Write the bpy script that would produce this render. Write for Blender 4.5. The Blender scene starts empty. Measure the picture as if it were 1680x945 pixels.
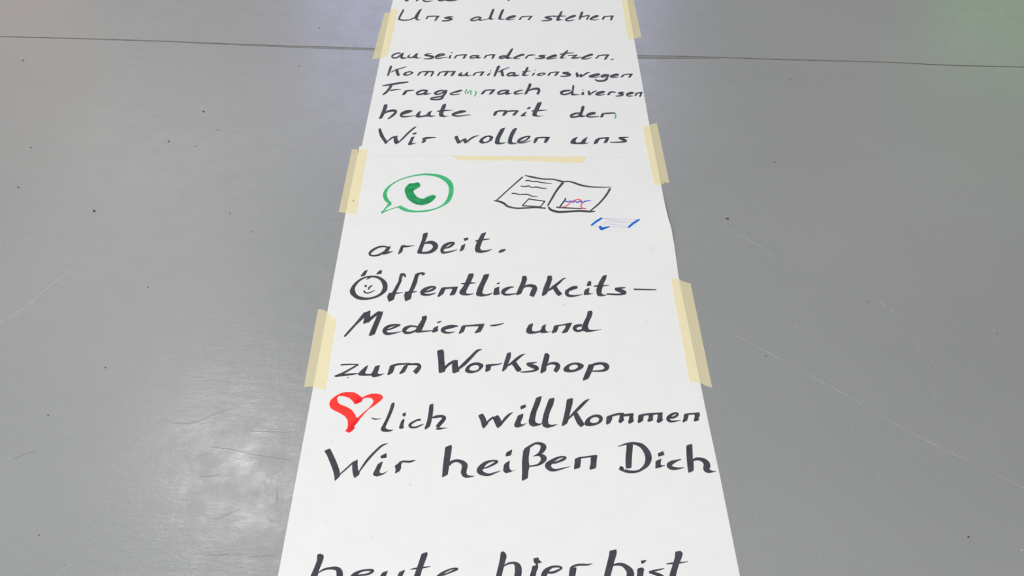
import bpy, math, random
from mathutils import Vector
from mathutils.geometry import tessellate_polygon

# ------------------------------------------------------------------ camera, light, exposure
SC = bpy.context.scene
COL = SC.collection
W, HH = 1680, 945
LENS = 35.0
F = W * LENS / 36.0
CAM_H = 1.35
PITCH = math.atan2(1528.0, F)          # looking down at the floor
cd = bpy.data.cameras.new('camera'); cam = bpy.data.objects.new('camera', cd); COL.objects.link(cam)
cam.location = (0, 0, CAM_H); cam.rotation_euler = (math.pi / 2 - PITCH, 0, 0)
cd.lens = LENS; cd.sensor_width = 36.0; cd.sensor_fit = 'HORIZONTAL'; cd.clip_start = 0.02; cd.clip_end = 60
SC.camera = cam
SC.view_settings.view_transform = 'Standard'; SC.view_settings.look = 'None'
SC.view_settings.exposure = 0.0; SC.view_settings.gamma = 1.0; SC.view_settings.use_curve_mapping = False

wd = bpy.data.worlds.new('room_light'); SC.world = wd; wd.use_nodes = True
bg = wd.node_tree.nodes['Background']; bg.inputs[1].default_value = 1.0
def room_glow(base, up, left, tint):
    """even light of the hall: brighter overhead and towards its window side (left)"""
    nt = wd.node_tree; L = nt.links
    tc = nt.nodes.new('ShaderNodeTexCoord'); sx = nt.nodes.new('ShaderNodeSeparateXYZ'); L.new(tc.outputs['Generated'], sx.inputs[0])
    m1 = nt.nodes.new('ShaderNodeMath'); m1.operation = 'MULTIPLY_ADD'; L.new(sx.outputs[2], m1.inputs[0]); m1.inputs[1].default_value = up; m1.inputs[2].default_value = base
    m2 = nt.nodes.new('ShaderNodeMath'); m2.operation = 'MULTIPLY_ADD'; L.new(sx.outputs[0], m2.inputs[0]); m2.inputs[1].default_value = -left; L.new(m1.outputs[0], m2.inputs[2])
    vm = nt.nodes.new('ShaderNodeVectorMath'); vm.operation = 'SCALE'; vm.inputs[0].default_value = tint; L.new(m2.outputs[0], vm.inputs['Scale'])
    L.new(vm.outputs[0], bg.inputs[0])
room_glow(0.20, 0.62, 0.13, (1.0, 0.99, 0.93))

def area_light(name, loc, target, sx, sy, power, color=(1, 1, 1), spread=math.pi):
    l = bpy.data.lights.new(name, 'AREA'); l.shape = 'RECTANGLE'; l.size = sx; l.size_y = sy
    l.energy = power; l.color = color; l.spread = spread
    o = bpy.data.objects.new(name, l); COL.objects.link(o); o.location = loc
    o.rotation_euler = (Vector(target) - Vector(loc)).to_track_quat('-Z', 'Y').to_euler()
    return o

# ceiling panels of the hall and added coloured lights that tint the floor's reflections
area_light('ceiling_lamp', (-1.43, 3.15, 3.0), (-1.43, 3.15, 0), 0.45, 0.35, 15, (1.0, 0.99, 0.97))
area_light('ceiling_panel', (-2.5, 5.0, 3.1), (-2.5, 5.0, 0), 1.9, 4.6, 29, (1.0, 0.99, 0.96))
area_light('ceiling_panel', (-0.8, -0.5, 3.2), (-0.6, -0.1, 0), 1.5, 1.2, 73, (0.93, 0.96, 1.0))
area_light('blue_reflection_light', (-0.2, 6.2, 1.9), (-0.2, 2.2, 0), 2.4, 2.0, 33, (0.50, 0.51, 1.0))  # added stand-in for an unseen bluish area mirrored in the glossy floor
area_light('green_reflection_light', (3.15, 5.2, 1.15), (1.7, 2.6, 0), 1.4, 1.2, 4.0, (0.12, 1.0, 0.0))  # added in place of an unseen green object reflected at the far right
area_light('red_reflection_light', (-3.2, 5.2, 1.3), (-1.9, 2.6, 0), 1.4, 1.2, 2.6, (1.0, 0.36, 0.2))  # added to give the far left of the floor its pinkish reflection

# ------------------------------------------------------------------ pixel -> point on a level
SP, CP = math.sin(PITCH), math.cos(PITCH)
def P(px, py, z=0.0):
    a = (px - W / 2) / F; b = -(py - HH / 2) / F
    d = Vector((a, b * SP + CP, b * CP - SP))
    t = (z - CAM_H) / d.z
    return Vector((d.x * t, d.y * t, z))
def PZ(px, py, zf):
    z = 0.0
    for _ in range(6):
        p = P(px, py, z); z = zf(p.x, p.y)
    return P(px, py, z)

# ------------------------------------------------------------------ helpers
def mesh_obj(name, verts, faces, mat, parent=None, smooth=False):
    me = bpy.data.meshes.new(name); me.from_pydata([tuple(v) for v in verts], [], faces); me.update()
    if mat: me.materials.append(mat)
    if smooth:
        for p in me.polygons: p.use_smooth = True
    o = bpy.data.objects.new(name, me); COL.objects.link(o)
    if parent: o.parent = parent
    return o
def tag(o, label=None, cat=None, group=None, kind=None):
    if label: o['label'] = label
    if cat: o['category'] = cat
    if group: o['group'] = group
    if kind: o['kind'] = kind
    return o
def new_mat(name):
    m = bpy.data.materials.new(name); m.use_nodes = True
    nt = m.node_tree; b = nt.nodes['Principled BSDF']
    return m, nt, b
def node(nt, t, **kw):
    n = nt.nodes.new(t)
    for k, v in kw.items(): setattr(n, k, v)
    return n
def ramp(nt, pts):
    r = nt.nodes.new('ShaderNodeValToRGB'); e = r.color_ramp.elements
    while len(e) < len(pts): e.new(0.5)
    for i, (p, c) in enumerate(pts):
        e[i].position = p; e[i].color = (*c, 1) if len(c) == 3 else c
    return r
def noise(nt, scale, detail=4, rough=0.6, vec=None):
    n = nt.nodes.new('ShaderNodeTexNoise'); n.inputs['Scale'].default_value = scale
    n.inputs['Detail'].default_value = detail; n.inputs['Roughness'].default_value = rough
    if vec is not None: nt.links.new(vec, n.inputs['Vector'])
    return n

# ------------------------------------------------------------------ materials
def floor_material():
    m, nt, b = new_mat('grey_linoleum')
    tc = node(nt, 'ShaderNodeTexCoord'); L = nt.links
    big = noise(nt, 1.3, 3, 0.5, tc.outputs['Object'])
    fine = noise(nt, 420, 3, 0.75, tc.outputs['Object'])
    r1 = ramp(nt, [(0.3, (0.244, 0.248, 0.252)), (0.7, (0.274, 0.278, 0.280))]); L.new(big.outputs['Fac'], r1.inputs[0])
    r2 = ramp(nt, [(0.25, (0.80, 0.80, 0.80)), (0.5, (1, 1, 1)), (0.78, (1.20, 1.20, 1.20))]); L.new(fine.outputs['Fac'], r2.inputs[0])
    mx = node(nt, 'ShaderNodeMix', data_type='RGBA', blend_type='MULTIPLY'); mx.inputs['Factor'].default_value = 1
    L.new(r1.outputs[0], mx.inputs[6]); L.new(r2.outputs[0], mx.inputs[7]); L.new(mx.outputs[2], b.inputs['Base Color'])
    b.inputs['IOR'].default_value = 1.5
    sm = noise(nt, 17, 7, 0.72, tc.outputs['Object'])
    r3 = ramp(nt, [(0.36, (0.17,) * 3), (0.68, (0.36,) * 3)]); L.new(sm.outputs['Fac'], r3.inputs[0]); L.new(r3.outputs[0], b.inputs['Roughness'])
    # smears and scuffs: stretched noise as relief
    mp = node(nt, 'ShaderNodeMapping'); mp.inputs['Scale'].default_value = (14, 60, 1); mp.inputs['Rotation'].default_value = (0, 0, 0.5)
    L.new(tc.outputs['Object'], mp.inputs['Vector'])
    n1 = noise(nt, 1.0, 6, 0.7, mp.outputs[0]); n2 = noise(nt, 38, 5, 0.7, tc.outputs['Object'])
    ad = node(nt, 'ShaderNodeMath', operation='ADD'); L.new(n1.outputs['Fac'], ad.inputs[0]); L.new(n2.outputs['Fac'], ad.inputs[1])
    bp = node(nt, 'ShaderNodeBump'); bp.inputs['Strength'].default_value = 0.12; bp.inputs['Distance'].default_value = 0.004
    L.new(ad.outputs[0], bp.inputs['Height']); L.new(bp.outputs[0], b.inputs['Normal'])
    return m
def paper_material():
    m, nt, b = new_mat('white_paper'); L = nt.links
    tc = node(nt, 'ShaderNodeTexCoord')
    a = noise(nt, 14, 6, 0.7, tc.outputs['Object'])
    r = ramp(nt, [(0.3, (0.728, 0.72, 0.722)), (0.62, (0.748, 0.743, 0.743))]); L.new(a.outputs['Fac'], r.inputs[0]); L.new(r.outputs[0], b.inputs['Base Color'])
    b.inputs['Roughness'].default_value = 0.8; b.inputs['Specular IOR Level'].default_value = 0.25
    n = noise(nt, 9, 3, 0.5, tc.outputs['Object'])
    bp = node(nt, 'ShaderNodeBump'); bp.inputs['Strength'].default_value = 0.12; bp.inputs['Distance'].default_value = 0.01
    L.new(n.outputs['Fac'], bp.inputs['Height']); L.new(bp.outputs[0], b.inputs['Normal'])
    return m
def ink(name, c, var=0.12, scale=60, rough=0.75):
    m, nt, b = new_mat(name); L = nt.links
    tc = node(nt, 'ShaderNodeTexCoord'); n = noise(nt, scale, 3, 0.6, tc.outputs['Object'])
    lo = tuple(x * (1 - var) for x in c); hi = tuple(min(1, x * (1 + var)) for x in c)
    r = ramp(nt, [(0.35, lo), (0.65, hi)]); L.new(n.outputs['Fac'], r.inputs[0]); L.new(r.outputs[0], b.inputs['Base Color'])
    b.inputs['Roughness'].default_value = rough; b.inputs['Specular IOR Level'].default_value = 0.25
    return m
def tape_material():
    m = bpy.data.materials.new('masking_tape'); m.use_nodes = True
    nt = m.node_tree; L = nt.links
    nt.nodes.remove(nt.nodes['Principled BSDF']); out = nt.nodes['Material Output']
    tc = node(nt, 'ShaderNodeTexCoord'); n = noise(nt, 130, 4, 0.7, tc.outputs['Object'])
    r = ramp(nt, [(0.3, (0.99, 0.865, 0.55)), (0.7, (1.0, 0.93, 0.64))]); L.new(n.outputs['Fac'], r.inputs[0])
    d = node(nt, 'ShaderNodeBsdfDiffuse'); t = node(nt, 'ShaderNodeBsdfTranslucent')
    L.new(r.outputs[0], d.inputs['Color']); t.inputs['Color'].default_value = (1.0, 0.975, 0.83, 1)
    mx = node(nt, 'ShaderNodeMixShader'); mx.inputs[0].default_value = 0.5
    L.new(d.outputs[0], mx.inputs[1]); L.new(t.outputs[0], mx.inputs[2]); L.new(mx.outputs[0], out.inputs['Surface'])
    return m
M_FLOOR = floor_material(); M_PAPER = paper_material(); M_TAPE = tape_material()
BLACK = ink('black_marker', (0.050, 0.048, 0.061), 0.2)
COOL = ink('cool_black_marker', (0.050, 0.055, 0.070), 0.25)
FINE = ink('black_fineliner', (0.055, 0.055, 0.06))
GREEN = ink('green_marker', (0.045, 0.43, 0.17)); DGREEN = ink('green_marker_double_layer', (0.012, 0.27, 0.085), 0.3, 90)
RED = ink('red_marker', (0.88, 0.036, 0.028), 0.06); DRED = ink('red_marker_double_layer', (0.78, 0.012, 0.02), 0.06)
BLUE = ink('blue_marker', (0.002, 0.125, 0.60), 0.1, 60, 0.9); INDIGO = ink('blue_fineliner', (0.10, 0.11, 0.60)); LILAC = ink('pale_violet_fineliner', (0.50, 0.48, 0.70))
REDFINE = ink('red_fineliner', (0.78, 0.10, 0.11)); SEAM = ink('dark_seam', (0.11, 0.10, 0.09), 0.35, 25); SEAMF = ink('seam_filler', (0.225, 0.23, 0.225))
SCR = ink('scratch', (0.37, 0.375, 0.375), 0.18, 40, 0.4); SCRF = ink('faint_scratch', (0.325, 0.33, 0.332), 0.1, 60, 0.4); DARK = ink('dirt', (0.06, 0.05, 0.045)); SCUFF = ink('dark_scuff', (0.235, 0.235, 0.235), 0.05, 60, 0.3)
BROWN = ink('brown_crumb', (0.06, 0.018, 0.008)); SMUDGE = ink('grey_smudge', (0.56, 0.55, 0.55)); PINKSM = ink('faint_pink_smear', (0.76, 0.735, 0.735))

# ------------------------------------------------------------------ the setting: floor with its welded seam
floor = mesh_obj('floor', [(-7, -4, 0), (7, -4, 0), (7, 10, 0), (-7, 10, 0)], [(0, 1, 2, 3)], M_FLOOR)
tag(floor, 'smooth grey linoleum floor with a thin dark seam', None, None, 'structure')

def catmull(pts, n=6, closed=False):
    out = []; N = len(pts)
    rng = range(N if closed else N - 1)
    for i in rng:
        if closed: p0, p1, p2, p3 = pts[i - 1], pts[i], pts[(i + 1) % N], pts[(i + 2) % N]
        else: p0, p1, p2, p3 = pts[max(i - 1, 0)], pts[i], pts[i + 1], pts[min(i + 2, N - 1)]
        for k in range(n):
            t = k / n
            out.append(tuple(0.5 * (2 * b + (c - a) * t + (2 * a - 5 * b + 4 * c - d) * t * t + (3 * b - a - 3 * c + d) * t ** 3)
                             for a, b, c, d in zip(p0, p1, p2, p3)))
    if not closed: out.append(tuple(pts[-1]))
    return out
def chaikin(pts, r=0.12):
    out = []
    for i, a in enumerate(pts):
        b = pts[(i + 1) % len(pts)]
        out.append((a[0] + (b[0] - a[0]) * r, a[1] + (b[1] - a[1]) * r)); out.append((b[0] - (b[0] - a[0]) * r, b[1] - (b[1] - a[1]) * r))
    return out
CROPS = {'A1': (600, 0, 7), 'A2': (840, 0, 7), 'A3': (600, 125, 7), 'A4': (840, 125, 7), 'Q4': (720, 125, 7), 'Q5': (720, 0, 7),
         'B1': (540, 240, 5.982), 'B2': (800, 240, 5.982), 'K1': (520, 640, 7), 'K2': (760, 640, 7), 'K3': (940, 640, 7),
         'K4': (520, 690, 7), 'K5': (700, 690, 7), 'K6': (940, 690, 7), 'D3': (500, 810, 7), 'D4': (720, 810, 7), 'D5': (920, 810, 7),
         'M1': (540, 500, 7), 'M2': (700, 500, 7), 'M3': (840, 500, 7), 'N1': (560, 370, 7), 'N2': (680, 370, 7), 'N3': (860, 370, 7), 'X': (0, 0, 1)}
def parse(text):
    """lines of pen marks -> list of (outline loops | ribbon) in photo pixels"""
    crop = CROPS['X']; res = []
    for ln in text.replace(';', '\n').split('\n'):
        ln = ln.strip()
        if not ln: continue
        if ln[0] == '@': crop = CROPS[ln[1:]]; continue
        ox, oy, s = crop; kind, rest = ln[0], ln[1:]
        if kind in 'PQ':
            loops = []
            for part in rest.split('|'):
                pts = [tuple(float(q) for q in t.split(',')) for t in part.split()]
                pts = catmull(pts, 4, True) if kind == 'Q' else chaikin(pts)
                loops.append([(ox + x / s, oy + y / s) for x, y in pts])
            res.append(('poly', loops))
        else:
            pts = [tuple(float(q) for q in t.split(',')) for t in rest.split()]
            if kind == 'S' and len(pts) > 2: pts = catmull(pts, 6)
            L, R = [], []
            for i, p in enumerate(pts):
                a = pts[max(i - 1, 0)]; b = pts[min(i + 1, len(pts) - 1)]
                dx, dy = b[0] - a[0], b[1] - a[1]; l = math.hypot(dx, dy) or 1.0
                w = abs(p[2]) / 2 + (0.17 * s if s > 1 else 0); nx, ny = -dy / l * w, dx / l * w
                L.append((ox + (p[0] + nx) / s, oy + (p[1] + ny) / s)); R.append((ox + (p[0] - nx) / s, oy + (p[1] - ny) / s))
            res.append(('rib', L, R))
    return res
INK_N = [0]
def marks(name, text, mat, zf, parent, label=None):
    vs, fs = [], []
    for it in parse(text):
        INK_N[0] += 1; dz = 0.00012 + (INK_N[0] % 60) * 3e-6
        zz = lambda x, y: zf(x, y) + dz
        base = len(vs)
        if it[0] == 'poly':
            flat = [p for lp in it[1] for p in lp]
            tris = tessellate_polygon([[Vector((x, y, 0)) for x, y in lp] for lp in it[1]])
            vs += [PZ(x, y, zz) for x, y in flat]
            for t in tris:
                a, b, c = (flat[i] for i in t)
                area = (b[0] - a[0]) * (c[1] - a[1]) - (c[0] - a[0]) * (b[1] - a[1])
                fs.append(tuple(base + i for i in (t if area < 0 else reversed(t))))
        else:
            Lq, Rq = it[1], it[2]; n = len(Lq)
            up_ = lambda i: (lambda x, y: zf(x, y) + dz + 4e-5 * i / n)
            vs += [PZ(x, y, up_(i)) for i, (x, y) in enumerate(Lq)] + [PZ(x, y, up_(i)) for i, (x, y) in enumerate(Rq)]
            for i in range(n - 1): fs.append((base + i, base + i + 1, base + n + i + 1, base + n + i))
    o = mesh_obj(name, vs, fs, mat, parent)
    if label: o['label'] = label
    return o

FZ = lambda x, y: 0.0
marks('seam', 'S -200,55,1.6 0,60,1.4 120,63,1.3 250,67,1.5 330,70,1.2 450,74.5,1.1 560,77.5,0.8 640,80,0.7 760,83,0.7 900,86,0.7 1050,91,0.8 1130,92.5,1.2 1300,98,1.3 1450,102,1.2 1560,107,1.4 1680,110,1.3 1900,116,1.8', SEAM, FZ, floor)
marks('seam', 'S 300,70,0.3 400,74.3,0.5 500,78.3,0.6 600,81.6,0.8 640,82.6,0.8 760,86,0.8 900,89.5,0.8 1050,95.2,0.8 1110,95.6,0.9 1180,96,0.4', SEAM, FZ, floor)
marks('seam_filler', 'S 330,71,0.4 500,77.3,1.6 620,81,2.4 760,84.6,2.6 1050,93,3.0 1110,94,2 1170,95,0.4', SEAMF, FZ, floor)
for t in ('S 1180,537,0.3 1210,552,0.6 1250,573,0.8 1310,605,0.5 1365,636,0.9 1400,655,0.9 1470,697,0.7 1540,733,1.0 1600,762,0.6 1690,806,0.9',
          'S 0,530,1.3 40,505,1.4 85,467,1.2 135,433,0.7', 'S 110,712,0.6 140,705,0.9 170,688,0.5'):
    marks('scratch', t, SCR, FZ, floor)
for t in ('S 1130,345,0.5 1240,400,1.4 1275,434,0.5', 'S 1380,205,0.5 1430,238,1.3 1500,285,1.3 1530,310,0.4', 'S 1432,490,1 1450,500,1.6 1475,520,0.6',
          'S 1188,612,0.6 1205,605,0.9 1226,596,0.6', 'S 1618,562,0.6 1637,558,0.9 1645,557,0.5', 'S 1435,765,0.8 1448,800,0.8', 'S 1450,768,0.8 1475,740,0.9 1500,715,0.4',
          'S 1600,122,0.6 1625,132,1.4 1665,142,0.8', 'S 1240,205,0.8 1280,206,0.8', 'S 120,40,0.6 155,28,1.0', 'S 300,48,0.5 335,40,0.8', 'S 1530,655,1.6 1540,650,0.8',
          'S 110,205,0.6 140,207,0.8', 'S 30,712,0.6 65,690,1 80,680,0.5', 'S 90,950,1.4 110,930,2 130,920,1', 'S 1130,165,0.8 1200,142,1.0',
          'S 1272,512,0.6 1305,508,0.6', 'S 1493,548,0.5 1505,570,0.9 1510,580,0.5', 'S 55,870,1 70,862,1.3'):
    marks('faint_scratch', t, SCRF, FZ, floor)
for t in ('S 262,672,0.3 265,685,0.5 285,693,0.6 310,694,0.5 330,690,0.3', 'S 340,733,0.6 380,737,1 420,746,1 480,755,0.9', 'S 410,707,0.8 440,708,1.2 480,709,0.8', 'S 22,754,0.5 40,745,0.8 60,740,0.5',
          'S 330,782,1 345,781,1.6 360,779,1', 'S 337,911,1 360,910,1.6 375,909,1', 'S 408,915,0.8 415,913,1.4 425,912,0.8', 'S 430,913,0.8 440,911,1.6 449,911,1', 'S 383,909,0.8 392,909,1.4 402,909,0.6',
          'S 330,690,0.4 360,676,0.7 382,670,0.4', 'S 452,800,1.2 455,815,2 452,832,1', 'S 350,852,0.8 375,843,1.2 395,834,0.6', 'S 438,846,1 448,856,1.6', 'S 1292,131,0.6 1297,130,1.3 1303,131,0.8'):
    marks('scuff', t, SCUFF, FZ, floor)
def disc(px, py, r):
    return 'Q ' + ' '.join('%.2f,%.2f' % (px + r * math.cos(k * math.pi / 3) * 1.2, py + r * 0.8 * math.sin(k * math.pi / 3)) for k in range(6))
for px, py, r in ((38, 99, 1.3), (51, 242, 1.2), (30, 307, 1.4), (334, 183, 1.6), (277, 232, 1.5), (357, 213, 0.9), (320, 240, 0.9), (491, 108, 0.9), (524, 46, 0.8),
                  (1271, 266, 1.1), (79, 681, 1.3), (173, 603, 1.3), (64, 878, 1.2), (243, 471, 1.0), (1589, 881, 1.7), (1257, 584, 0.9), (1425, 495, 0.9), (1636, 547, 0.9), (377, 350, 0.9), (414, 380, 0.8)):
    marks('dirt_speck', disc(px, py, r), DARK, FZ, floor)
for px, py, r in ((282, 800, 1.6), (285, 739, 1.5), (437, 655, 1.3), (425, 815, 1.4), (473, 738, 1.5), (69, 417, 1.2), (80, 521, 1.2), (525, 390, 1.2), (1307, 535, 1.2), (1443, 596, 1.2), (1530, 591, 1.4),
                  (1676, 902, 1.8), (1388, 943, 1.8), (395, 818, 1.2), (472, 758, 1.2), (283, 492, 1.0)):
    marks('light_speck', disc(px, py, r), SCR, FZ, floor)

# ------------------------------------------------------------------ the two sheets of paper
def interp(poly, y):
    if y <= poly[0][1]: a, b = poly[0], poly[1]
    elif y >= poly[-1][1]: a, b = poly[-2], poly[-1]
    else:
        for a, b in zip(poly, poly[1:]):
            if a[1] <= y <= b[1]: break
    return a[0] + (b[0] - a[0]) * (y - a[1]) / (b[1] - a[1])
LOW_L = [(590, 238), (586.5, 255), (567, 350), (541, 490), (511, 650), (483, 800), (456, 945)]
LOW_R = [(1071.5, 238), (1075.6, 258), (1085, 304), (1089.8, 330), (1096, 357), (1101, 372), (1106, 400), (1113.5, 456), (1149, 629), (1162, 692), (1181, 780), (1214, 945)]
UP_L = [(644.5, 0), (623.5, 97), (600.7, 205), (590.5, 254.3)]
UP_R = [(1029, 0), (1040, 63), (1051.5, 125), (1065, 203), (1076, 258)]
LIFT = P(1097, 357)
SEAM_Y = P(840, 255).y
def z_low(x, y):
    dx, dy = x - LIFT.x, y - LIFT.y
    return 0.0003 + 0.011 * math.exp(-(dy / 0.085) ** 2) * math.exp(-(max(0.0, 0.01 - dx) / 0.05) ** 2)
def z_up(x, y):
    t = min(1.0, max(0.0, (y - SEAM_Y - 0.05) / 0.05))
    return 0.0006 - 0.0003 * t * t * (3 - 2 * t)
def sheet(name, left, right, y0, y1, zf, rows, cols=24, tilt0=0.0, tilt1=0.0):
    top, bot, fs = [], [], []
    for i in range(rows + 1):
        v = i / rows; yy = y0 + (y1 - y0) * v
        for j in range(cols + 1):
            u = j / cols; u = u ** 0.8 if u < 1 else 1
            y = yy + (tilt1 if i == rows else 0) * u
            xl, xr = interp(left, y), interp(right, y)
            p = PZ(xl + (xr - xl) * u, y, zf); top.append(p); bot.append(Vector((p.x, p.y, p.z - 0.00014)))
    n = len(top); c = cols + 1
    for i in range(rows):
        for j in range(cols):
            a = i * c + j
            fs.append((a + c, a + c + 1, a + 1, a)); fs.append((n + a, n + a + 1, n + a + c + 1, n + a + c))
    rim = [j for j in range(c)] + [i * c + cols for i in range(1, rows + 1)] + [rows * c + j for j in range(cols - 1, -1, -1)] + [i * c for i in range(rows - 1, 0, -1)]
    for a, b in zip(rim, rim[1:] + rim[:1]): fs.append((a, b, n + b, n + a))
    return mesh_obj(name, top + bot, fs, M_PAPER, None)
low = sheet('paper_sheet', LOW_L, LOW_R, 240, 1200, z_low, 120)
tag(low, 'nearer white paper sheet with red heart, green speech bubble and open book drawing', 'paper', 'lettered paper sheets taped to the floor')
up = sheet('paper_sheet', UP_L, UP_R, -170, 254.3, z_up, 60, tilt1=3.5)
tag(up, 'farther white paper sheet lettered only in small black marker, overlapping the nearer one', 'paper', 'lettered paper sheets taped to the floor')

# ------------------------------------------------------------------ masking tape
def tape(top, bot, crop, side, label):
    ox, oy, s = crop
    T = [(ox + x / s, oy + y / s) for x, y in top]; B = [(ox + x / s, oy + y / s) for x, y in bot]
    def at(poly, u):
        ls = [math.hypot(b[0] - a[0], b[1] - a[1]) for a, b in zip(poly, poly[1:])]; d = u * sum(ls)
        for (a, b), l in zip(zip(poly, poly[1:]), ls):
            if d <= l + 1e-9: return (a[0] + (b[0] - a[0]) * d / l, a[1] + (b[1] - a[1]) * d / l)
            d -= l
        return poly[-1]
    nc, nr = 18, 16; vs, fs = [], []
    for i in range(nr + 1):
        for j in range(nc + 1):
            a, b = at(T, j / nc), at(B, j / nc); t = i / nr
            x, y = a[0] + (b[0] - a[0]) * t, a[1] + (b[1] - a[1]) * t
            if y < 252: L_, R_, zf = UP_L, UP_R, z_up
            else: L_, R_, zf = LOW_L, LOW_R, z_low
            e = interp(L_, y) - x if side < 0 else x - interp(R_, y)     # px beyond the paper edge
            q = PZ(x, y, lambda X, Y: zf(X, Y) + 0.0003)
            if y >= 252 and y < 262: q = PZ(x, y, lambda X, Y: max(zf(X, Y), 0.0006 - 0.00003 * (y - 252)) + 0.0003)
            k = min(1.0, max(0.0, e / 3.0))
            if k > 0:
                z = q.z * (1 - k) + 0.0003 * k; q = P(x, y, z)
            vs.append(q)
    for i in range(nr):
        for j in range(nc):
            a = i * (nc + 1) + j; f = (a, a + 1, a + nc + 2, a + nc + 1); fs.append(f)
    o = mesh_obj('tape_strip', vs, fs, M_TAPE, None)
    nz = o.data.polygons[0].normal.z
    if nz < 0: o.data.flip_normals()
    return tag(o, label, 'tape', 'masking tape strips along the paper edges')
tape([(372, 102), (290, 108), (280, 142), (215, 150)], [(262, 605), (228, 654), (165, 674), (75, 682)], (600, 0, 7), -1, 'yellow masking tape strip on the left paper edge, crossing the floor seam')
tape([(768, 105), (680, 100), (590, 100)], [(637, 822), (530, 808), (443, 795)], (490, 230, 6.75), -1, 'yellow masking tape strip on the left paper edge beside the green speech bubble')
tape([(425, 202), (385, 180), (340, 135), (300, 105), (248, 100)], [(320, 888), (275, 878), (205, 855), (160, 850), (110, 860)], (480, 490, 5.906), -1, 'yellow masking tape strip on the left paper edge just above the red heart')
tape([(1220, -200), (1283, -200), (1356, -200)], [(1333, 462), (1402, 446), (1455, 432), (1490, 438)], (840, 0, 7), 1, 'yellow masking tape strip on the right paper edge beside the word stehen')
tape([(92, 115), (170, 100), (255, 80)], [(222, 764), (298, 768), (330, 752), (345, 735), (370, 742), (392, 740)], (1040, 190, 6.75), 1, 'yellow masking tape strip on the right paper edge beside the word uns')
tape([(180, 75), (245, 80), (272, 98), (328, 112)], [(320, 838), (395, 842), (440, 868), (488, 882)], (1060, 440, 4.5), 1, 'longest yellow masking tape strip, on the right paper edge beside the word und')
jo = marks('tape_strip', 'P 733,247 735,252 741,256.5 751,262.3 775,263 850,263.4 890,265 920,266.6 945,267.2 957,267.0 960,262 962,256 963,250 963,247', M_TAPE, lambda x, y: 0.00035, None)
tag(jo, 'yellow masking tape strip lying crosswise under the overlap of the two sheets', 'tape')

speck = marks('dirt_speck', 'Q578.6,329 580.2,328.2 580.8,330 579.4,331', SCUFF, lambda x, y: z_low(x, y) + 0.0004, bpy.data.objects['tape_strip.001'])
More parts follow.
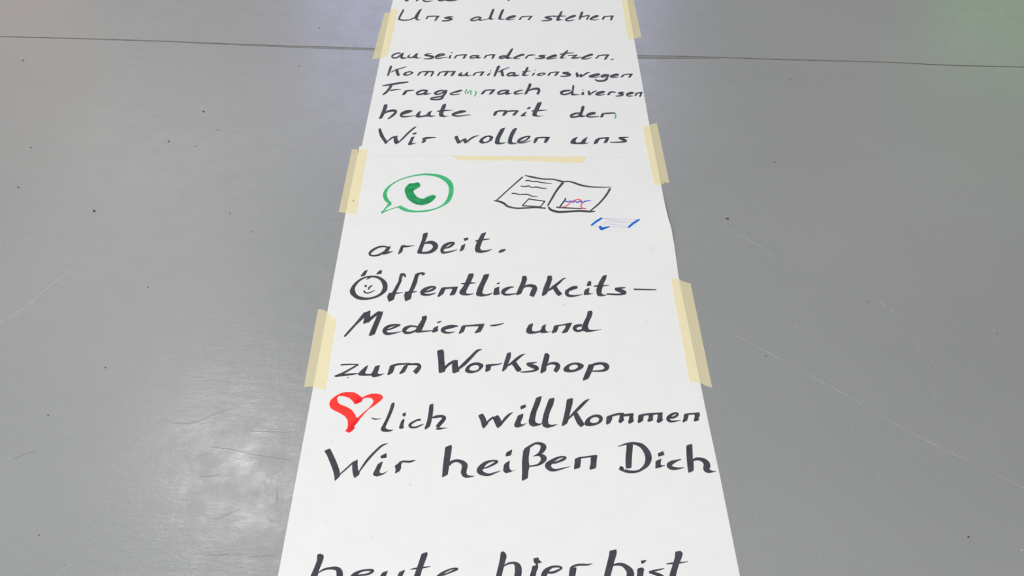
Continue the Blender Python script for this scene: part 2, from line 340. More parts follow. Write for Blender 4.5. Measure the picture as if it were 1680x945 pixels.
# ------------------------------------------------------------------ handwriting and drawings
WORDS_UP = [
 ('viele', '''@A1
P440,-60 470,-60 482,-8 502,-2 462,22 450,10;S480,8,14 510,-30,12 540,-60,6;P592,-30 622,-30 607,4 582,18 575,6
S660,-10,8 720,-25,10 740,-45,10 700,-45,12 660,-20,16 662,4,18 700,17,14 770,8,4;S870,-90,26 845,-30,30 838,0,20 875,8,14 920,-2,6;S940,-20,8 1000,-45,12 960,-45,14 920,-15,18 935,4,16 990,7,14 1065,-5,4'''),
 ('stem of a word cut off by the picture edge', '@A1\nP1652,-90 1684,-90 1658,0 1638,15 1630,6'),
 ('Uns', '''@A1
P425,108 442,100 440,125 410,180 392,215 430,225 500,222 555,200 575,165 615,110 648,100 635,125 610,170 595,218 625,225 645,218 605,237 575,230 565,210 500,235 430,240 380,232 370,215 390,170
P705,185 724,180 720,195 707,218 690,224 692,205;S712,190,10 770,186,12 850,185,6;P810,190 850,180 825,215 805,240 785,242 800,215
S1005,188,5 950,195,12 905,206,12 960,210,20 990,216,18 950,235,14 875,240,12'''),
 ('allen', '''@Q5
S475,195,10 420,200,14 370,225,16 380,236,12 440,228,12 490,200,12;P465,200 495,190 480,225 520,228 480,240 455,235;S480,234,9 540,222,6 580,208,4
P612,105 640,98 635,125 608,190 605,214 645,215 600,228 570,222 575,195;P720,110 750,103 746,125 718,190 713,214 775,217 710,228 680,222 685,195
S770,222,8 830,205,12 880,185,12 850,182,12 800,200,16 775,220,12 820,228,8 870,215,3
P940,195 965,188 947,215 938,228 915,230 922,215;S945,194,10 1010,188,9 1075,186,8;P1045,192 1080,182 1052,215 1042,230 1015,230 1030,210'''),
 ('stehen', '''@A2
S490,182,8 420,190,12 380,202,14 440,212,20 450,224,16 400,235,12 340,238,8
P560,130 580,124 578,145 557,190 542,220 590,225 535,240 505,235 513,205 543,160;S470,188,10 550,185,12 620,184,5
S620,222,8 680,200,12 730,182,12 700,180,12 650,202,14 615,228,14 660,238,10 720,225,4
P788,140 815,128 818,145 807,185 787,222 765,228 768,205;S800,195,8 850,182,12 885,180,12 870,205,16 855,228,10
S905,215,10 950,200,12 990,184,12 965,180,12 920,200,14 900,222,12 950,228,8 1000,220,3
P1045,192 1075,183 1062,210 1052,225 1030,228 1035,210;S1050,192,10 1110,186,10 1168,182,8;P1130,188 1172,178 1157,210 1147,232 1120,232 1135,210'''),
 ('auseinandersetzen', '''@A1
S400,610,12 350,614,14 305,640,18 312,662,14 360,660,14 410,625,16;P405,615 440,600 428,640 425,656 490,664 425,678 395,668 395,645
P478,645 515,612 500,645 510,658 545,645 570,618 605,605 590,645 598,661 650,660 590,673 545,664 500,670 475,660
S760,612,4 700,622,12 680,635,14 730,640,20 775,655,22 740,672,14 665,675,6
S800,655,8 860,640,12 905,628,12 880,618,12 830,632,16 800,658,16 830,670,12 900,660,6 945,660,3
P978,602 995,596 998,605 982,612;P963,635 987,628 978,650 980,668 950,672 955,655
P1030,640 1060,630 1042,655 1032,668 1008,672 1015,660;S1035,638,10 1100,630,10 1165,628,8;P1135,632 1168,625 1147,655 1137,672 1110,674 1120,655
S1285,638,12 1230,640,14 1200,657,16 1220,667,12 1270,655,12 1300,635,14;P1280,640 1312,630 1297,655 1335,660 1290,675 1265,668
@Q5
P530,640 560,630 547,655 532,670 510,672 518,660;S535,640,10 590,630,10 650,628,8;P615,632 652,625 637,655 627,674 600,676 610,655
S780,640,12 730,645,18 695,660,18 720,670,14 770,655,14;P830,560 854,552 850,575 818,630 803,658 860,667 790,678 760,672 770,645 805,595
S860,668,8 920,645,12 980,628,12 950,625,12 900,645,14 860,668,14 930,672,4
P1010,640 1035,633 1022,655 1007,672 985,672 990,660;S1015,640,12 1060,632,14 1110,630,4
S1230,632,6 1180,636,12 1150,645,14 1205,652,20 1210,662,16 1160,672,12 1100,672,6
@A2
S400,672,8 460,655,14 510,640,12 490,632,14 430,655,18 400,675,14 470,672,8 520,662,4
P625,580 645,570 642,590 602,640 577,663 640,662 570,675 545,668 555,650 590,610;S550,625,10 620,612,12 710,608,4
S640,638,6 700,636,10 750,632,12;S745,638,10 690,660,12;S680,668,10 740,665,14 800,655,4
S810,668,10 870,645,12 925,628,14 900,625,12 840,648,16 800,672,14 860,675,10 920,660,4
P985,640 1015,630 992,660 977,672 950,672 965,658;S985,640,10 1050,632,12 1120,630,8;P1085,635 1122,625 1097,660 1082,682 1050,688 1065,665
P1130,684 1150,675 1175,674 1165,686 1130,691'''),
 ('Kommunikationswegen', '''@A1
P278,758 302,750 300,780 282,825 267,865 245,876 250,845 263,800;S290,830,8 350,800,10 420,780,9 470,765,4;P338,808 375,798 382,835 395,862 365,876 350,850
P425,852 450,828 510,815 552,828 535,850 480,870 435,868|460,850 480,834 515,830 520,838 500,850 472,857
P610,832 640,823 627,848 612,865 588,870 592,858;S615,832,11 670,822,10 730,820,10;P690,830 730,820 707,850 692,868 665,870 680,850;S710,828,8 750,822,12 787,822,8;P765,825 790,820 777,850 757,878 738,878 750,855
P840,832 870,823 852,850 840,868 815,872 822,858;S845,832,10 900,822,10 960,818,10;P915,830 955,820 937,850 920,870 890,872 905,850;S940,828,8 990,822,10 1035,820,8;P1000,825 1037,818 1017,850 1000,872 970,872 985,850
P1080,840 1112,822 1100,850 1115,860 1135,855 1150,835 1182,820 1170,850 1178,864 1225,862 1170,876 1140,870 1090,876 1058,870 1060,855
@Q5
P405,838 440,828 422,850 407,868 385,872 390,858;S415,838,10 470,828,10 525,826,8;P495,830 528,822 507,850 492,870 465,870 475,852
P585,810 600,802 605,810 590,818;P575,840 598,832 587,852 572,868 550,870 555,855
P670,760 700,748 702,770 677,820 652,875 625,882 630,860 653,800;S680,830,8 720,805,10 770,788,8 812,770,4;P703,815 735,803 744,840 754,870 722,880 712,850
S865,833,12 820,838,16 785,858,16 800,870,14 850,860,14 875,835,14;P855,835 882,826 877,855 935,862 880,880 850,878 845,860
P1008,772 1028,766 1030,785 1007,830 987,858 1045,860 980,875 950,866 955,850 983,815;S955,825,8 1000,820,10 1055,815,3
P1095,805 1115,799 1112,808 1098,812;P1085,840 1107,832 1097,855 1082,868 1065,868 1070,855
P1120,857 1150,838 1200,832 1232,842 1215,858 1165,872 1128,868|1150,857 1170,847 1203,843 1198,851 1175,861
P1265,838 1297,830 1282,850 1267,868 1245,872 1250,858;S1270,838,10 1330,828,10 1385,826,8;P1350,832 1388,822 1367,850 1352,868 1320,872 1335,852
S1495,828,8 1440,832,14 1425,840,12 1490,850,26 1505,860,22 1460,874,14 1395,876,10
@A2
P730,835 752,828 762,850 767,875 745,890 732,870;S755,880,8 790,855,14;P780,855 802,845 810,870 802,886 780,890;S800,880,10 850,845,16 895,828,5
S895,875,8 950,868,12 1005,855,14 980,850,16 920,865,18 890,880,16 960,885,8 1010,878,3
S1090,855,12 1060,860,16 1025,875,18 1045,884,12 1085,870,14;P1085,855 1120,850 1112,880 1092,915 1060,915 1085,885;S1095,900,26 1060,925,20 1000,930,18 965,920,16 955,908,10
S1135,880,8 1190,868,12 1225,855,12 1190,852,14 1145,868,16 1130,882,14 1180,888,10 1230,880,3
P1265,860 1300,853 1287,870 1272,885 1245,890 1250,878;S1270,862,8 1330,852,12 1388,850,8;P1350,855 1390,845 1377,870 1357,892 1330,890 1345,872'''),
 ('Frage', '''@A3
S190,110,8 260,100,18 380,80,20 490,66,12;P283,100 312,98 297,130 272,165 232,205 190,222 193,205 238,165;S280,165,12 340,155,12 405,150,4
P448,165 482,158 472,190 452,212 415,218 423,200;S450,170,12 500,165,14 560,160,3
S700,160,14 640,165,18 590,190,22 600,210,16 660,200,16 700,172,16;P680,165 722,156 700,195 765,194 690,217 660,212
S900,163,14 840,170,18 795,195,22 815,208,16 870,195,14 910,168,14;P905,158 940,155 932,190 907,225 880,250 850,240 888,205;S890,235,22 870,258,20 820,268,16 750,265,14 760,250,14 830,238,16 880,228,12
S1000,190,6 1050,182,8 1105,163,10 1070,165,10 1005,186,12 972,206,14 1020,211,10 1085,204,4'''),
 ('nach', '''@Q4
P508,165 550,155 532,180 512,205 485,212 482,203;S520,165,10 580,158,12 650,155,8;P610,160 654,152 627,185 602,208 570,212 585,190
S790,160,12 720,168,16 680,190,20 690,205,14 750,195,14 800,162,14;P775,165 817,155 800,190 845,195 790,212 755,210
S965,160,6 920,168,14 870,188,20 885,203,14 970,195,4
P1033,85 1060,80 1064,105 1042,150 1012,205 978,212 985,195 1013,140;S1020,170,8 1080,148,20 1140,145,26 1150,170,28 1130,208,24'''),
 ('diversen', '''@A4
S670,163,14 600,170,22 562,190,24 590,210,16 650,200,16 690,175,14;P693,105 712,98 717,125 707,170 708,203 795,208 720,222 680,220 675,200 688,160
P805,155 820,148 824,158 810,163;P803,185 828,178 827,200 832,210 810,218 792,210
P868,170 892,162 898,190 907,210 880,222 870,200;S890,215,12 930,185,14 978,165,6
S965,205,8 1020,195,12 1060,180,14 1040,175,14 990,190,18 965,208,16 1010,217,12 1070,205,4
P1113,180 1142,176 1132,200 1122,215 1095,220 1092,210;S1120,185,10 1150,180,14 1195,185,5
S1290,182,6 1240,188,14 1225,198,14 1270,205,22 1260,220,16 1190,230,8
S1320,210,8 1370,200,12 1395,190,12 1360,188,14 1320,205,18 1330,225,14 1390,228,4
P1423,190 1452,183 1442,205 1427,225 1405,230 1408,215;S1430,195,10 1470,188,12 1500,185,8;P1470,188 1500,180 1492,205 1482,235 1458,238 1465,215'''),
 ('heute', '''@A3
P210,325 250,320 248,360 218,430 187,485 152,492 155,475 188,400;S195,435,8 260,402,22 330,394,26 345,412,26 310,450,24 255,492,10
S405,445,10 460,425,14 510,405,20 530,398,12 480,398,18 420,425,26 405,453,24 440,465,16 510,460,8 575,450,3
P598,415 640,393 625,430 620,452 650,453 700,440 718,410 762,395 745,430 748,453 815,450 760,469 700,463 600,477 570,465 575,445
P883,325 925,312 920,350 898,400 888,438 912,456 965,455 900,470 850,464 838,440 853,390;S820,405,10 890,395,16 1000,388,3
S995,440,8 1060,425,12 1120,410,14 1150,402,10 1090,402,16 1015,430,24 1000,446,20 1060,458,14 1130,450,10 1205,442,3'''),
 ('mit', '''@Q4
P640,410 682,393 667,430 652,450 625,459 622,440;S640,415,16 700,398,14 780,398,14;P755,405 800,395 777,430 757,450 725,456 738,425;S770,405,14 850,398,14 918,398,8;P885,402 922,395 892,430 877,450 840,451 853,430
P1010,368 1045,348 1055,358 1050,374 1015,380;P983,415 1014,403 988,440 992,452 1022,450 970,462 935,459 945,445
P1133,302 1185,294 1172,335 1142,390 1122,430 1132,452 1180,455 1225,445 1160,464 1100,464 1070,450 1078,415 1108,355;S1065,400,8 1130,394,18 1245,388,3'''),
 ('der', '''@A4
S780,423,14 720,430,20 678,453,26 690,470,18 750,462,16 790,440,14;P798,347 828,335 834,360 818,410 802,448 875,455 800,471 760,467 758,450 783,410
S850,452,8 910,440,12 955,425,16 930,418,14 880,432,18 860,456,18 900,468,12 1000,462,6
P1028,430 1062,424 1052,450 1047,468 1015,475 1012,465;S1030,432,12 1090,427,16 1170,423,13 1188,432,8'''),
 ('Wir', '''@A3
P145,606 172,595 187,640 217,700 247,745 252,765 222,780 205,750 163,690 148,640;S235,762,8 290,715,16 335,690,14
P318,695 367,678 364,720 390,762 345,783 323,760;S370,768,8 430,710,18 500,640,18 555,595,16 582,576,4
P533,660 555,648 588,645 580,665 540,672;P518,705 564,688 543,735 530,768 590,764 530,787 485,793 488,770 513,730
P643,715 690,698 722,700 692,722 692,750 650,771 638,762 658,735;S670,715,20 720,708,20 805,702,4'''),
 ('wollen', '''@Q4
P175,695 215,680 228,715 250,752 255,765 212,776 198,750;S235,762,10 280,728,18
P270,725 312,708 323,735 342,757 295,774 283,755;S315,760,14 370,715,18 420,690,12 460,682,3
P458,752 480,715 530,685 590,678 627,695 612,735 560,765 490,776|503,747 520,717 560,697 585,702 578,732 540,755
P713,602 762,588 752,620 714,690 694,745 704,765 785,758 720,783 660,784 640,767 652,710 688,640
P853,604 900,590 888,625 853,690 838,745 852,765 900,765 935,753 880,780 810,784 790,767 798,710 828,640
S930,752,8 990,740,14 1030,710,16 1045,692,14 1000,695,16 940,720,24 912,750,28 940,765,14 1000,758,10 1060,740,3
P1103,708 1152,698 1132,735 1112,765 1088,773 1085,760;S1120,708,12 1200,703,14 1275,703,8;P1223,708 1279,698 1257,735 1237,765 1205,766 1210,745'''),
 ('uns', '''@A4
P700,715 757,693 727,745 742,763 790,758 813,725 870,693 850,740 838,765 895,764 840,779 790,781 700,780 666,767 678,740
P958,725 1022,703 1002,735 982,770 938,784 938,765;S985,718,18 1050,710,14 1110,705,10;P1080,710 1122,701 1104,740 1093,763 1050,769 1058,750
S1340,700,4 1290,703,12 1230,708,14 1260,722,24 1305,740,28 1290,752,18 1220,758,14 1125,760,8'''),
]
WORDS_LOW = [
 ('arbeit', '''@N1
S545,255,20 490,240,16 420,250,20 350,290,26 325,325,26 350,345,16 420,340,20 480,310,20 540,265,18;P500,270 545,245 567,229 562,260 537,298 605,293 530,327 478,336 473,320 503,295
P688,228 730,221 747,235 712,255 702,300 655,334 651,320 673,260;S690,240,16 740,240,20 790,236,10 838,228,3
P937,92 993,77 990,120 962,190 937,260 922,310 875,322 869,305 903,220 928,150;S950,210,10 990,195,26 1045,197,42 1080,230,60 1070,265,48 1030,298,34 970,313,24 885,312,20
S1180,262,10 1230,250,18 1270,225,26 1295,200,18 1250,200,24 1190,230,38 1158,275,38 1165,307,32 1210,308,18 1270,295,14 1335,275,2
P1403,150 1452,134 1461,160 1413,179;P1378,230 1426,207 1412,265 1397,285 1355,301 1368,265
@N2
P768,92 828,75 802,130 772,200 752,258 767,283 820,285 905,266 840,301 760,316 703,306 692,275 703,220 738,150;S700,180,12 760,165,20 820,158,12 868,152,3
Q965,302 995,275 1050,270 1040,288 1010,306 970,312'''),
 ('Öffentlichkeits-', '''@N1
Q98,745 125,690 185,630 260,590 340,575 420,580 480,610 520,650 532,700 520,750 470,795 400,830 300,853 200,850 140,820 105,785|155,735 170,690 220,635 290,600 380,598 440,625 468,670 473,720 450,768 400,803 320,826 240,820 180,793
S345,590,10 320,600,14 285,622,3;P222,575 265,520 306,507 287,550 270,575 228,588;P400,555 430,520 469,509 462,555 405,562
P678,548 722,549 697,600 692,640 655,720 633,760 607,840 600,852 546,877 538,860 524,820 540,783 585,766 620,700 655,640 663,590;S685,560,22 720,562,26 735,592,18;S545,785,20 620,778,16 710,770,3
P848,555 905,545 882,590 872,650 843,720 813,770 802,840 740,872 728,855 720,800 733,765 775,753 798,700 828,620;S870,558,24 920,548,20 950,553,22 925,570,10;S730,770,18 800,765,18 868,757,3
S940,765,8 1000,755,18 1050,735,24 1080,710,18 1030,705,22 960,735,40 928,773,46 960,793,26 1020,792,18 1090,772,3
P1148,715 1202,704 1192,740 1172,785 1115,824 1104,810 1123,765;S1150,725,20 1220,718,18 1300,712,18 1338,705,10;P1273,720 1339,701 1327,740 1302,795 1250,806 1243,795 1268,750
@N2
P623,552 675,547 682,570 652,640 613,715 590,763 605,783 693,779 620,803 550,802 514,782 518,750 558,700 588,640;S535,668,10 600,664,20 660,660,14 705,658,3
P793,565 860,552 847,600 802,690 778,768 790,785 830,789 908,768 860,801 770,817 713,807 705,780 728,710 773,620
P942,660 985,650 975,668 950,678;P918,720 977,698 972,740 977,770 985,788 930,801 903,796 908,760
S1140,705,8 1090,712,22 1030,745,44 1018,773,40 1050,792,22 1110,790,16 1195,776,3
P1238,580 1282,576 1295,610 1272,680 1232,770 1222,785 1175,802 1167,785 1198,710 1228,640;S1235,720,10 1290,692,24 1355,694,38 1380,720,58 1362,770,58 1343,812,50
@N3
P268,577 312,572 324,605 302,680 267,770 252,790 210,812 201,795 223,710 258,630;S265,755,10 330,710,30 400,655,26 450,612,14 482,604,3;P323,715 372,696 397,740 441,785 395,812 368,790 343,750
S470,745,10 520,742,14 580,720,22 605,708,24 560,708,22 505,745,36 488,778,42 515,806,30 580,808,18 675,790,3
P735,640 768,634 771,690 717,697 721,670;P698,735 752,711 744,760 748,779 798,778 740,797 688,800 682,775
P903,575 949,564 942,610 912,670 892,740 889,778 907,793 965,794 900,814 845,810 829,780 828,730 858,650;S798,697,10 870,692,18 975,687,4
S1165,712,6 1110,718,20 1050,728,24 1080,742,36 1140,760,40 1155,775,32 1100,790,20 1020,790,18 950,785,14
S1258,732,16 1350,734,14 1450,736,12 1520,736,6'''),
 ('Medien-', '''@M1
P165,362 200,318 300,210 400,85 442,88 402,150 300,245 215,340 180,373;P400,95 476,59 472,110 478,180 450,200 400,221 389,210 403,150;S440,195,30 500,140,30 560,95,30 590,80,16
P558,100 621,69 612,120 572,220 532,320 522,340 465,361 454,350 498,240 538,150
S650,295,8 720,272,18 780,245,20 815,230,12 740,232,22 670,255,34 637,298,50 660,330,34 730,328,20 835,304,3
S1020,255,18 940,245,20 880,270,40 862,298,44 890,322,30 960,312,20 1020,280,20;P1063,135 1121,121 1122,160 1092,230 1067,290 1062,303 1000,323 983,303 1018,240 1063,170;S1010,310,24 1090,305,16 1190,296,8
P1198,265 1256,239 1247,280 1255,300 1200,321 1177,311 1193,280
S1290,285,16 1370,270,16 1440,250,18 1480,243,6 1400,240,18 1330,265,34 1307,293,50 1335,317,26 1390,320,16 1445,306,3
@M2
P398,245 452,233 442,270 427,310 375,336 367,325 388,280;S415,245,18 500,240,16 600,232,22 665,222,8;P598,235 666,217 652,255 622,310 560,329 549,318 588,270
S728,240,10 780,236,18 840,225,14 890,210,3'''),
 ('und', '''@M3
P193,225 246,211 230,270 232,298 260,306 310,300 333,285 343,245 391,219 383,270 390,298 412,309 460,300 400,323 340,326 325,316 260,331 200,336 163,319 163,285
P478,245 542,233 527,280 512,315 460,329 454,315 473,280;S490,245,14 580,232,14 660,218,18 690,212,8;P618,235 689,209 672,250 637,315 580,329 571,318 608,270
S805,233,24 740,245,36 718,273,42 750,300,26 815,288,22;P868,75 910,64 927,85 917,130 888,190 870,248 884,283 930,289 1045,281 930,306 860,317 808,296 798,265 818,210 858,130'''),
 ('zum', '''@M1
S132,690,14 220,685,14 340,685,10;S330,688,16 250,735,18 160,785,22 80,820,24;S62,820,14 150,808,24 250,798,20 330,790,8;P205,835 222,828 225,840 208,845
P408,715 449,689 433,740 412,778 425,793 480,793 498,770 528,705 584,689 573,740 557,778 570,798 645,788 570,823 500,834 485,812 400,817 343,813 329,795 358,760
P698,700 762,683 747,740 732,780 680,810 667,798 683,750;S700,710,20 780,685,22 850,680,18 930,675,14;P858,700 912,679 892,730 867,775 815,798 804,785 833,745
S900,685,18 980,682,22 1025,687,30 1038,710,40 1015,745,50 980,782,48'''),
 ('Workshop', '''@M2
P117,525 185,511 200,540 203,640 218,745 207,770 150,786 137,770 133,650;S190,755,20 240,695,26 300,655,26 340,640,16;P300,655 359,629 357,680 370,738 378,765 310,789 294,775 289,700;S360,740,20 430,680,36 510,600,32 580,530,26 635,512,3
Q440,745 470,700 520,670 590,661 647,685 642,720 590,766 510,786 455,776|490,735 510,707 560,692 597,702 598,730 570,753 530,757 500,750
P676,690 725,679 742,700 732,750 685,773 671,760 678,730;S700,700,28 760,690,20 830,682,12 868,668,3
P923,555 969,542 967,600 937,680 917,735 875,769 864,755 893,650;S925,705,10 990,660,30 1050,610,30 1100,575,16 1130,567,3;P973,680 1025,648 1052,690 1094,745 1055,774 1028,760 998,710
S1268,660,6 1215,668,18 1158,680,26 1200,700,40 1255,720,46 1270,738,30 1220,760,20 1140,770,16 1075,772,10
P1353,562 1385,552 1414,580 1402,640 1377,710 1372,760 1312,791 1304,775 1323,680 1343,610;S1365,700,10 1430,672,24 1485,677,38 1508,700,50 1498,730,52 1472,768,42
@M3
Q590,740 620,700 680,670 760,664 822,690 812,725 760,756 680,776 608,769|655,725 670,702 710,687 748,693 757,712 735,734 690,747 662,740
P878,685 947,679 937,720 912,780 877,850 820,872 811,858 838,790 868,720;S905,700,20 960,680,28 1035,674,30 1083,702,60 1083,735,42 1030,758,22 920,762,12'''),
 ('-lich', '''@K1
S628,320,10 665,332,13 700,332,8 738,325,2
P856,150 891,139 887,190 857,270 802,390 786,428 803,448 840,454 884,454 850,473 800,481 748,474 731,455 738,430 788,340 828,240
P984,268 1018,254 1023,280 1005,306 979,290;P973,345 1001,327 1005,350 993,400 998,435 970,446 941,439 950,400
S1190,340,24 1150,345,18 1092,375,22 1067,405,32 1088,427,22 1140,425,18 1190,405,14 1228,388,3
P1290,170 1336,151 1337,220 1327,300 1312,370 1300,415 1245,456 1234,440 1263,360 1283,250;S1315,320,8 1360,308,28 1425,300,30 1462,318,40 1440,355,42 1400,400,42 1382,430,40;S1368,445,14 1410,442,22 1450,438,12 1498,433,2'''),
 ('willkommen', '''@K2
P169,290 225,267 252,310 272,362 290,382 235,443 217,425 198,350;S265,385,16 300,345,20 350,310,22;P333,315 400,284 427,325 455,392 400,439 379,420 358,370;S430,395,20 480,330,30 530,280,22 572,255,3
P654,185 716,162 723,195 661,226;P628,290 691,267 687,310 659,368 664,388 692,391 738,373 690,411 625,433 588,421 584,395 603,350
P838,85 906,66 882,150 842,250 824,345 836,373 870,386 910,375 890,401 800,422 757,397 750,350 773,260 808,170
P983,100 1051,84 1037,160 993,260 973,345 980,386 1010,400 1095,388 1030,421 960,437 913,417 901,370 923,270 958,170
P1189,105 1261,89 1257,150 1222,280 1218,320 1195,383 1140,416 1129,405 1153,310 1178,190;S1205,335,10 1260,275,26 1330,205,34 1400,135,30 1450,102,4;P1263,270 1310,253 1337,300 1396,395 1350,429 1308,385 1278,320
@K3
Q131,385 150,340 190,305 250,281 310,284 342,315 332,360 280,396 210,413 148,408|195,350 215,324 258,310 293,321 298,345 275,370 230,377 205,369
P385,300 452,288 452,330 432,375 390,399 379,385;S395,310,16 450,292,22 520,275,24 585,268,16;P538,280 590,264 580,320 590,345 545,383 521,365 533,320;S580,290,24 650,282,26 697,275,18;P648,285 698,269 692,315 700,360 650,389 631,370 643,330
P748,290 817,278 807,340 802,355 755,381 741,370 748,330;S760,292,18 850,278,22 950,270,20 1030,262,14;P868,285 927,273 917,320 924,345 875,366 851,355 868,320;P973,275 1031,261 1027,310 1034,350 985,379 959,365 970,320
S1110,320,16 1160,312,24 1200,285,26 1195,265,20 1150,272,24 1105,305,38 1092,333,38 1115,356,28 1160,358,18 1240,345,3
P1273,278 1332,268 1324,310 1312,350 1265,373 1257,362 1270,320;S1285,280,16 1360,272,18 1450,265,20;P1393,278 1456,257 1459,295 1442,320 1450,345 1400,363 1384,352 1398,310'''),
 ('Wir', '''@K4
P82,348 150,317 187,390 227,480 257,560 264,600 267,635 205,697 199,640 183,570 148,480 113,395;S255,625,12 340,550,15 405,490,15 440,465,10;P404,490 469,442 467,500 473,570 492,600 483,625 430,662 413,620 403,540;S475,600,10 530,520,20 590,440,26 680,345,22 750,285,20 815,262,3
P726,408 799,371 801,425 737,436;P698,498 759,465 738,530 717,588 730,603 762,603 820,572 770,616 690,644 648,631 643,610 668,560
P892,520 955,475 987,464 967,505 967,545 952,580 895,611 903,560;S940,490,18 985,470,20 1060,472,22 1110,460,14 1130,455,3'''),
 ('heißen', '''@K5
P212,305 285,276 291,310 277,400 264,480 252,560 244,620 180,653 176,640 188,500 203,390;S255,515,8 280,480,30 340,460,30 400,475,44 435,510,66 432,555,60 425,595,62 442,628,52 480,642,26 545,637,3;P255,480 285,480 275,515 250,520
S648,550,8 690,538,16 750,510,22 800,480,26 805,465,22 750,462,20 680,485,34 627,535,58 608,578,64 645,608,46 710,622,28 770,605,18 850,575,3
P914,365 986,329 969,400 904,413;P888,500 956,454 947,520 955,558 980,577 1035,558 960,593 905,606 876,577
P1109,335 1192,288 1182,360 1172,420 1174,480 1182,520 1167,590 1164,660 1100,693 1091,680 1096,590 1093,480;S1130,335,30 1180,300,28 1250,262,22 1310,268,36 1340,300,68 1325,345,52 1285,385,26 1225,410,4;S1250,400,12 1300,395,30 1343,430,68 1328,470,46 1270,510,20 1175,525,14
S1442,490,10 1480,482,22 1520,468,22 1570,445,30 1595,425,22 1555,415,18 1490,435,28 1422,480,50 1393,518,68 1425,558,46 1480,568,24 1560,550,14 1640,528,3
@K6
P20,438 96,411 92,470 82,540 15,561 11,545 18,490;S60,430,18 150,418,16 250,405,18 278,400,10;P204,415 281,399 272,460 267,545 195,566 189,550 203,490'''),
 ('Dich', '''@K6
S517,297,4 570,280,14 640,262,20 710,262,28 790,290,50 848,360,68 868,430,72 848,500,56 800,550,32 740,583,24 660,588,30 590,575,34;P545,520 582,535 592,592 540,572 526,555;P616,265 691,261 684,340 677,430 674,525 667,546 609,552 603,480 606,400 613,330
P974,375 1036,349 1053,395 979,416;P948,465 1016,434 1007,490 1013,513 1068,509 1010,536 945,553 948,510
S1242,445,8 1190,460,22 1132,485,46 1104,514,54 1135,544,42 1200,550,24 1280,538,3
P1301,285 1369,264 1374,340 1377,430 1387,500 1387,575 1325,604 1313,520 1303,400;S1375,470,8 1400,445,30 1450,440,34 1508,462,52 1538,505,74 1535,555,72 1562,580,44 1600,585,18 1645,582,3'''),
 ('heute', '''@D3
P144,697 180,687 217,705 217,740 192,810 162,880 147,950 112,1060 65,1090 50,1080 63,950 108,850 138,770;S150,910,8 220,870,20 300,855,28 370,862,48 400,905,72 395,980,66 375,1050,60 390,1080,40 440,1085,8
S560,955,20 640,935,18 720,925,22 785,885,26 730,875,22 640,890,24 570,935,52 530,1000,60 560,1060,44 640,1070,24 730,1040,6
P888,905 956,882 932,945 905,1010 920,1035 970,1035 1040,1000 1063,950 1083,900 1156,869 1122,945 1100,1020 1130,1035 1180,1020 1120,1065 1060,1070 1040,1050 980,1075 900,1080 850,1060 845,1020 868,940
P1339,690 1406,667 1412,700 1382,780 1352,860 1327,945 1310,1030 1330,1050 1400,1040 1330,1085 1270,1080 1245,1040 1253,945 1288,850 1318,760;S1210,868,4 1280,858,18 1360,848,18 1445,835,3
@D4
S40,940,14 100,915,16 180,880,22 215,862,20 160,860,16 80,890,22 10,940,42 -30,1000,50 0,1050,40 80,1060,20 160,1035,4'''),
 ('hier', '''@D4
P711,670 740,659 766,680 780,720 757,800 737,880 722,945 705,1020 690,1060 630,1085 640,1030 658,930 688,810 703,730;S735,840,8 790,805,20 860,794,28 905,832,70 912,900,78 900,980,74 900,1050,60 930,1070,30 980,1070,4
P1087,742 1141,729 1152,760 1187,790 1135,802 1140,825 1110,825 1112,808 1088,785;P1073,830 1139,815 1142,850 1120,900 1112,945 1100,1020 1130,1045 1170,1040 1110,1075 1050,1075 1040,1030 1043,945 1063,880
S1230,905,20 1300,905,26 1360,885,24 1410,852,20 1360,835,22 1290,845,28 1230,890,58 1205,950,66 1215,1020,56 1280,1055,28 1370,1030,5
P1503,850 1582,843 1577,890 1567,945 1555,1040 1490,1070 1485,1040 1493,930
@D5
S110,852,14 150,830,22 220,815,24 310,815,16 365,800,3'''),
 ('bist', '''@D5
P559,655 641,637 643,690 612,790 592,870 572,945 555,1040 500,1070 488,1050 498,930 528,810 553,710;S590,825,16 650,810,28 720,820,42 788,880,74 798,940,84 770,1010,60 700,1060,36 600,1060,26 530,1040,16
P917,770 986,759 971,785 930,809;P879,860 935,844 960,865 952,900 935,1040 950,1050 1000,1040 940,1075 870,1080 865,1040 876,930
S1190,857,4 1140,870,16 1070,885,20 1020,900,22 1060,910,32 1130,935,42 1175,970,50 1185,1010,44 1130,1050,30 1030,1060,16
P1314,665 1375,654 1402,680 1392,730 1362,800 1337,880 1322,945 1315,1030 1345,1055 1420,1040 1350,1085 1280,1085 1245,1040 1248,930 1283,820 1308,740;S1212,805,8 1280,800,20 1370,792,16 1465,778,3'''),
]
for txt, data in WORDS_UP: marks('handwritten_word', data, COOL, z_up, up, 'black marker writing: ' + txt)
for txt, data in WORDS_LOW: marks('handwritten_word', data, BLACK, z_low, low, 'black marker writing: ' + txt)
marks('handwritten_correction', '@A3\nS1165,150,10 1145,175,12 1148,205,10;S1175,175,10 1165,205,8;S1172,190,8 1195,170,10 1215,172,10 1200,200,10 1218,208,8;S1260,168,10 1268,190,14 1258,215,12 1245,230,6', GREEN, z_up, up, 'small green letter n in brackets')
marks('handwritten_correction', '@A4\nS1190,438,14 1190,460,14 1182,488,8', GREEN, z_up, up, 'short green pen stroke')
face = marks('smiley_face', '@N1\nS262,745,14 268,765,18 300,775,12 340,765,10 385,742,4', BLACK, z_low, low, 'black pen smile inside the letter Ö')
marks('eye', '@N1\nQ265,690 280,680 295,690 288,705 270,705', BLACK, z_low, face)
marks('eye', '@N1\nP325,695 355,680 358,695 330,710', BLACK, z_low, face)
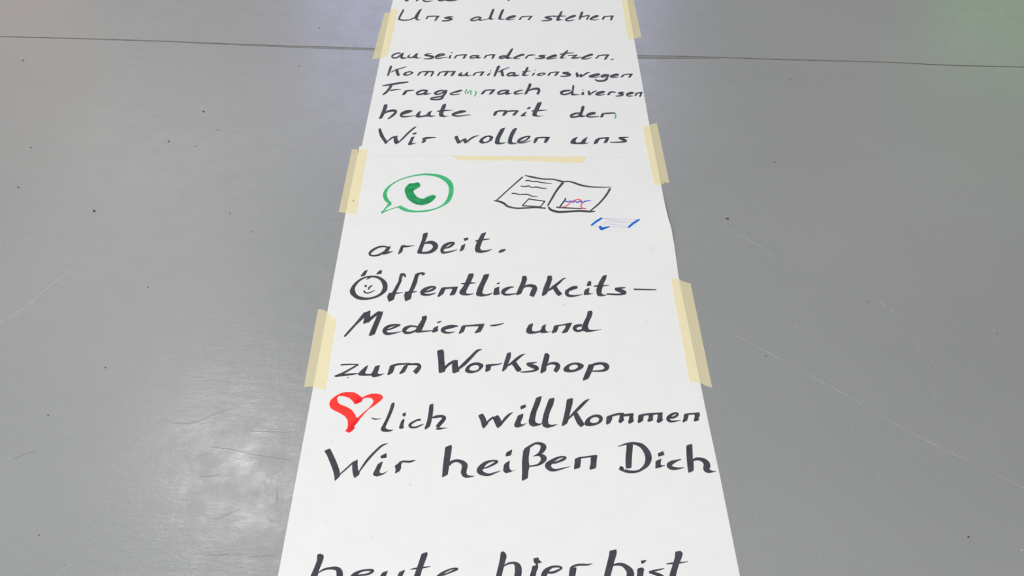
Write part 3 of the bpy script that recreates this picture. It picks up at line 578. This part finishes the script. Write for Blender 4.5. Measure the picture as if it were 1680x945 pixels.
marks('nose', '@N1\nS332,703,14 315,720,20 318,738,6', BLACK, z_low, face)
marks('dot_on_letter', '@M1\nP1240,195 1296,182 1280,200 1242,215', ink('olive_marker', (0.07, 0.065, 0.03)), z_low, low, 'olive dot over the letter i')
heart = marks('heart_drawing', '''@K1
P140,165 155,115 200,75 260,40 320,22 420,22 475,50 520,85 560,62 620,40 690,38 745,55 760,85 735,120 670,170 600,215 550,265 495,330 455,385 425,420 438,435 405,468 365,492 345,478 320,472 350,435 355,385 350,340 320,300 260,262 195,232 155,205|230,95 250,68 300,68 370,90 410,125 435,165 500,140 515,130 520,110 545,92 590,85 630,95 650,125 635,160 590,210 530,260 470,315 450,312 440,280 400,225 340,190 270,165 240,140''', RED, z_low, low, 'bold red marker heart')
marks('overlapping_stroke', '@K1\nP435,160 432,122 480,84 518,88 520,110 512,130 498,140', DRED, z_low, heart, 'darker red where strokes overlap')
marks('overlapping_stroke', '@K1\nP455,325 490,332 455,385 425,420 436,435 405,466 367,488 350,476 358,440 395,385 440,345', DRED, z_low, heart, 'darker red where strokes overlap')
bub = marks('speech_bubble_drawing', '''@B1
S612,562,10 570,532,34 548,490,38 555,440,30 600,385,14 680,335,8 780,300,10 870,282,12 950,274,16 1050,285,24 1120,310,36 1178,355,46 1198,410,46 1193,470,42 1168,530,36 1120,575,16 1050,610,10 960,632,14 860,640,14 780,632,22 725,612,32 678,592,14
S690,590,8 620,612,6 560,632,8 525,648,12;S605,570,12 570,590,14 540,625,10 512,650,8;P503,652 530,634 548,630 532,655 515,660;P572,562 616,560 598,580 570,578;S715,582,4 685,592,10''', GREEN, z_low, low, 'green marker speech bubble outline')
marks('telephone_handset', '@B1\nQ740,430 755,395 790,365 830,362 875,353 896,380 885,400 830,435 838,465 870,500 920,515 960,495 1010,478 1042,483 1046,500 1010,540 950,570 890,577 830,560 775,520 750,470', DGREEN, z_low, bub, 'dark green telephone receiver')
book = marks('open_book_drawing', '''@B2
S88,530,10 220,410,10 345,300,12;S365,285,6 430,300,15 540,320,11 650,325,11 740,350,18;S742,355,22 680,430,18 620,530,16 588,585,12
S740,348,12 800,345,11 860,362,15 920,382,15 1010,397,11 1130,402,8 1215,400,4;S1203,412,18 1170,470,17 1100,555,14 1010,632,11
S60,533,6 110,540,15 160,560,20 200,590,16 280,607,13 380,605,13 470,600,13 570,608,12;S597,595,16 620,622,20 690,643,20 800,640,17 900,635,17 1000,640,17 1055,638,6''', FINE, z_low, low, 'open book outline in black pen')
marks('text_lines', '@B2\nS370,340,8 400,335,10 440,345,8 480,345,10 530,355,8 630,365,4;S325,390,8 370,395,8 400,388,10 430,402,8 480,400,10 530,410,8 580,415,5;S235,463,10 270,462,10 310,472,8 390,472,10 440,490,8 490,493,4', FINE, z_low, book)
marks('picture_box', '@B2\nL410,510,9 338,584,9;L338,582,9 512,594,10;L410,518,9 566,540,8;L562,540,10 508,604,9', FINE, z_low, book)
marks('chart_axes', '@B2\nL770,508,12 700,607,12;S672,598,10 780,605,11 925,612,8', FINE, z_low, book)
marks('chart_curve', '@B2\nS745,546,9 768,538,9 790,545,9 815,537,8 835,551,9 860,537,8 880,551,10 905,539,9 930,551,10 960,538,9 1015,532,4', INDIGO, z_low, book, 'blue chart curve')
marks('chart_curve', '@B2\nS720,600,6 770,588,8 820,545,7 870,524,7 912,527,11 925,560,12 915,590,10 940,610,9 970,612,4', REDFINE, z_low, book, 'red chart curve')
bb = marks('message_box_drawing', '@B2\nS1125,702,16 1070,735,18 1015,777,14', BLUE, z_low, low, 'blue marker message box')
marks('message_box_side', '@B2\nS1492,716,14 1430,755,20 1380,797,16', BLUE, z_low, bb)
marks('tick_mark', '@B2\nP1086,786 1115,779 1126,798 1150,790 1198,783 1200,791 1125,823 1105,821', BLUE, z_low, bb)
marks('thin_edge', '@B2\nS1115,705,2.5 1250,712,1.5 1485,717,2;S1030,778,1 1085,783,1;S1190,788,1.5 1290,792,2 1385,794,2', LILAC, z_low, bb)
marks('text_lines', '@B2\nS1155,722,1.5 1250,729,2 1320,737,1.5 1410,740,1;S1140,745,1.5 1210,743,1 1260,743,1.5 1300,747,1.5 1400,751,1;S1112,763,1.5 1200,764,2 1260,769,2.5 1345,777,1.5', LILAC, z_low, bb)
for t in ('@K4\nQ1055,735 1070,728 1085,735 1072,745', '@D3\nQ236,325 246,318 254,328 244,336', '@M3\nQ1540,165 1552,172 1562,184 1550,186', '@N3\nQ1460,258 1482,254 1482,268', '@N3\nQ455,908 466,903 470,914 460,917',
          '@K1\nQ170,580 180,575 188,582 178,587', '@D3\nQ770,505 785,498 792,508 778,514'):
    marks('pen_speck', t, SMUDGE, z_low, low)

# ------------------------------------------------------------------ crumbs on the floor
def crumb(px, py, rx, ry, mat, label):
    c = P(px, py, 0); rnd = random.Random(int(px)); vs, fs = [], []; n, m = 10, 6
    for i in range(m + 1):
        th = math.pi * i / m
        for j in range(n):
            ph = 2 * math.pi * j / n; k = 1 + 0.25 * (rnd.random() - 0.5)
            vs.append((c.x + rx * k * math.sin(th) * math.cos(ph), c.y + ry * k * math.sin(th) * math.sin(ph), 0.0008 + 0.0008 * math.cos(th)))
    for i in range(m):
        for j in range(n):
            fs.append((i * n + j, i * n + (j + 1) % n, (i + 1) * n + (j + 1) % n, (i + 1) * n + j))
    return tag(mesh_obj('crumb', vs, fs, mat, None, True), label, 'crumb')
crumb(154.5, 346.5, 0.0027, 0.0030, BROWN, 'tiny dark brown crumb on the grey floor, left of the paper')
crumb(1193.5, 359, 0.0036, 0.0022, DARK, 'tiny black crumb on the grey floor, right of the paper')
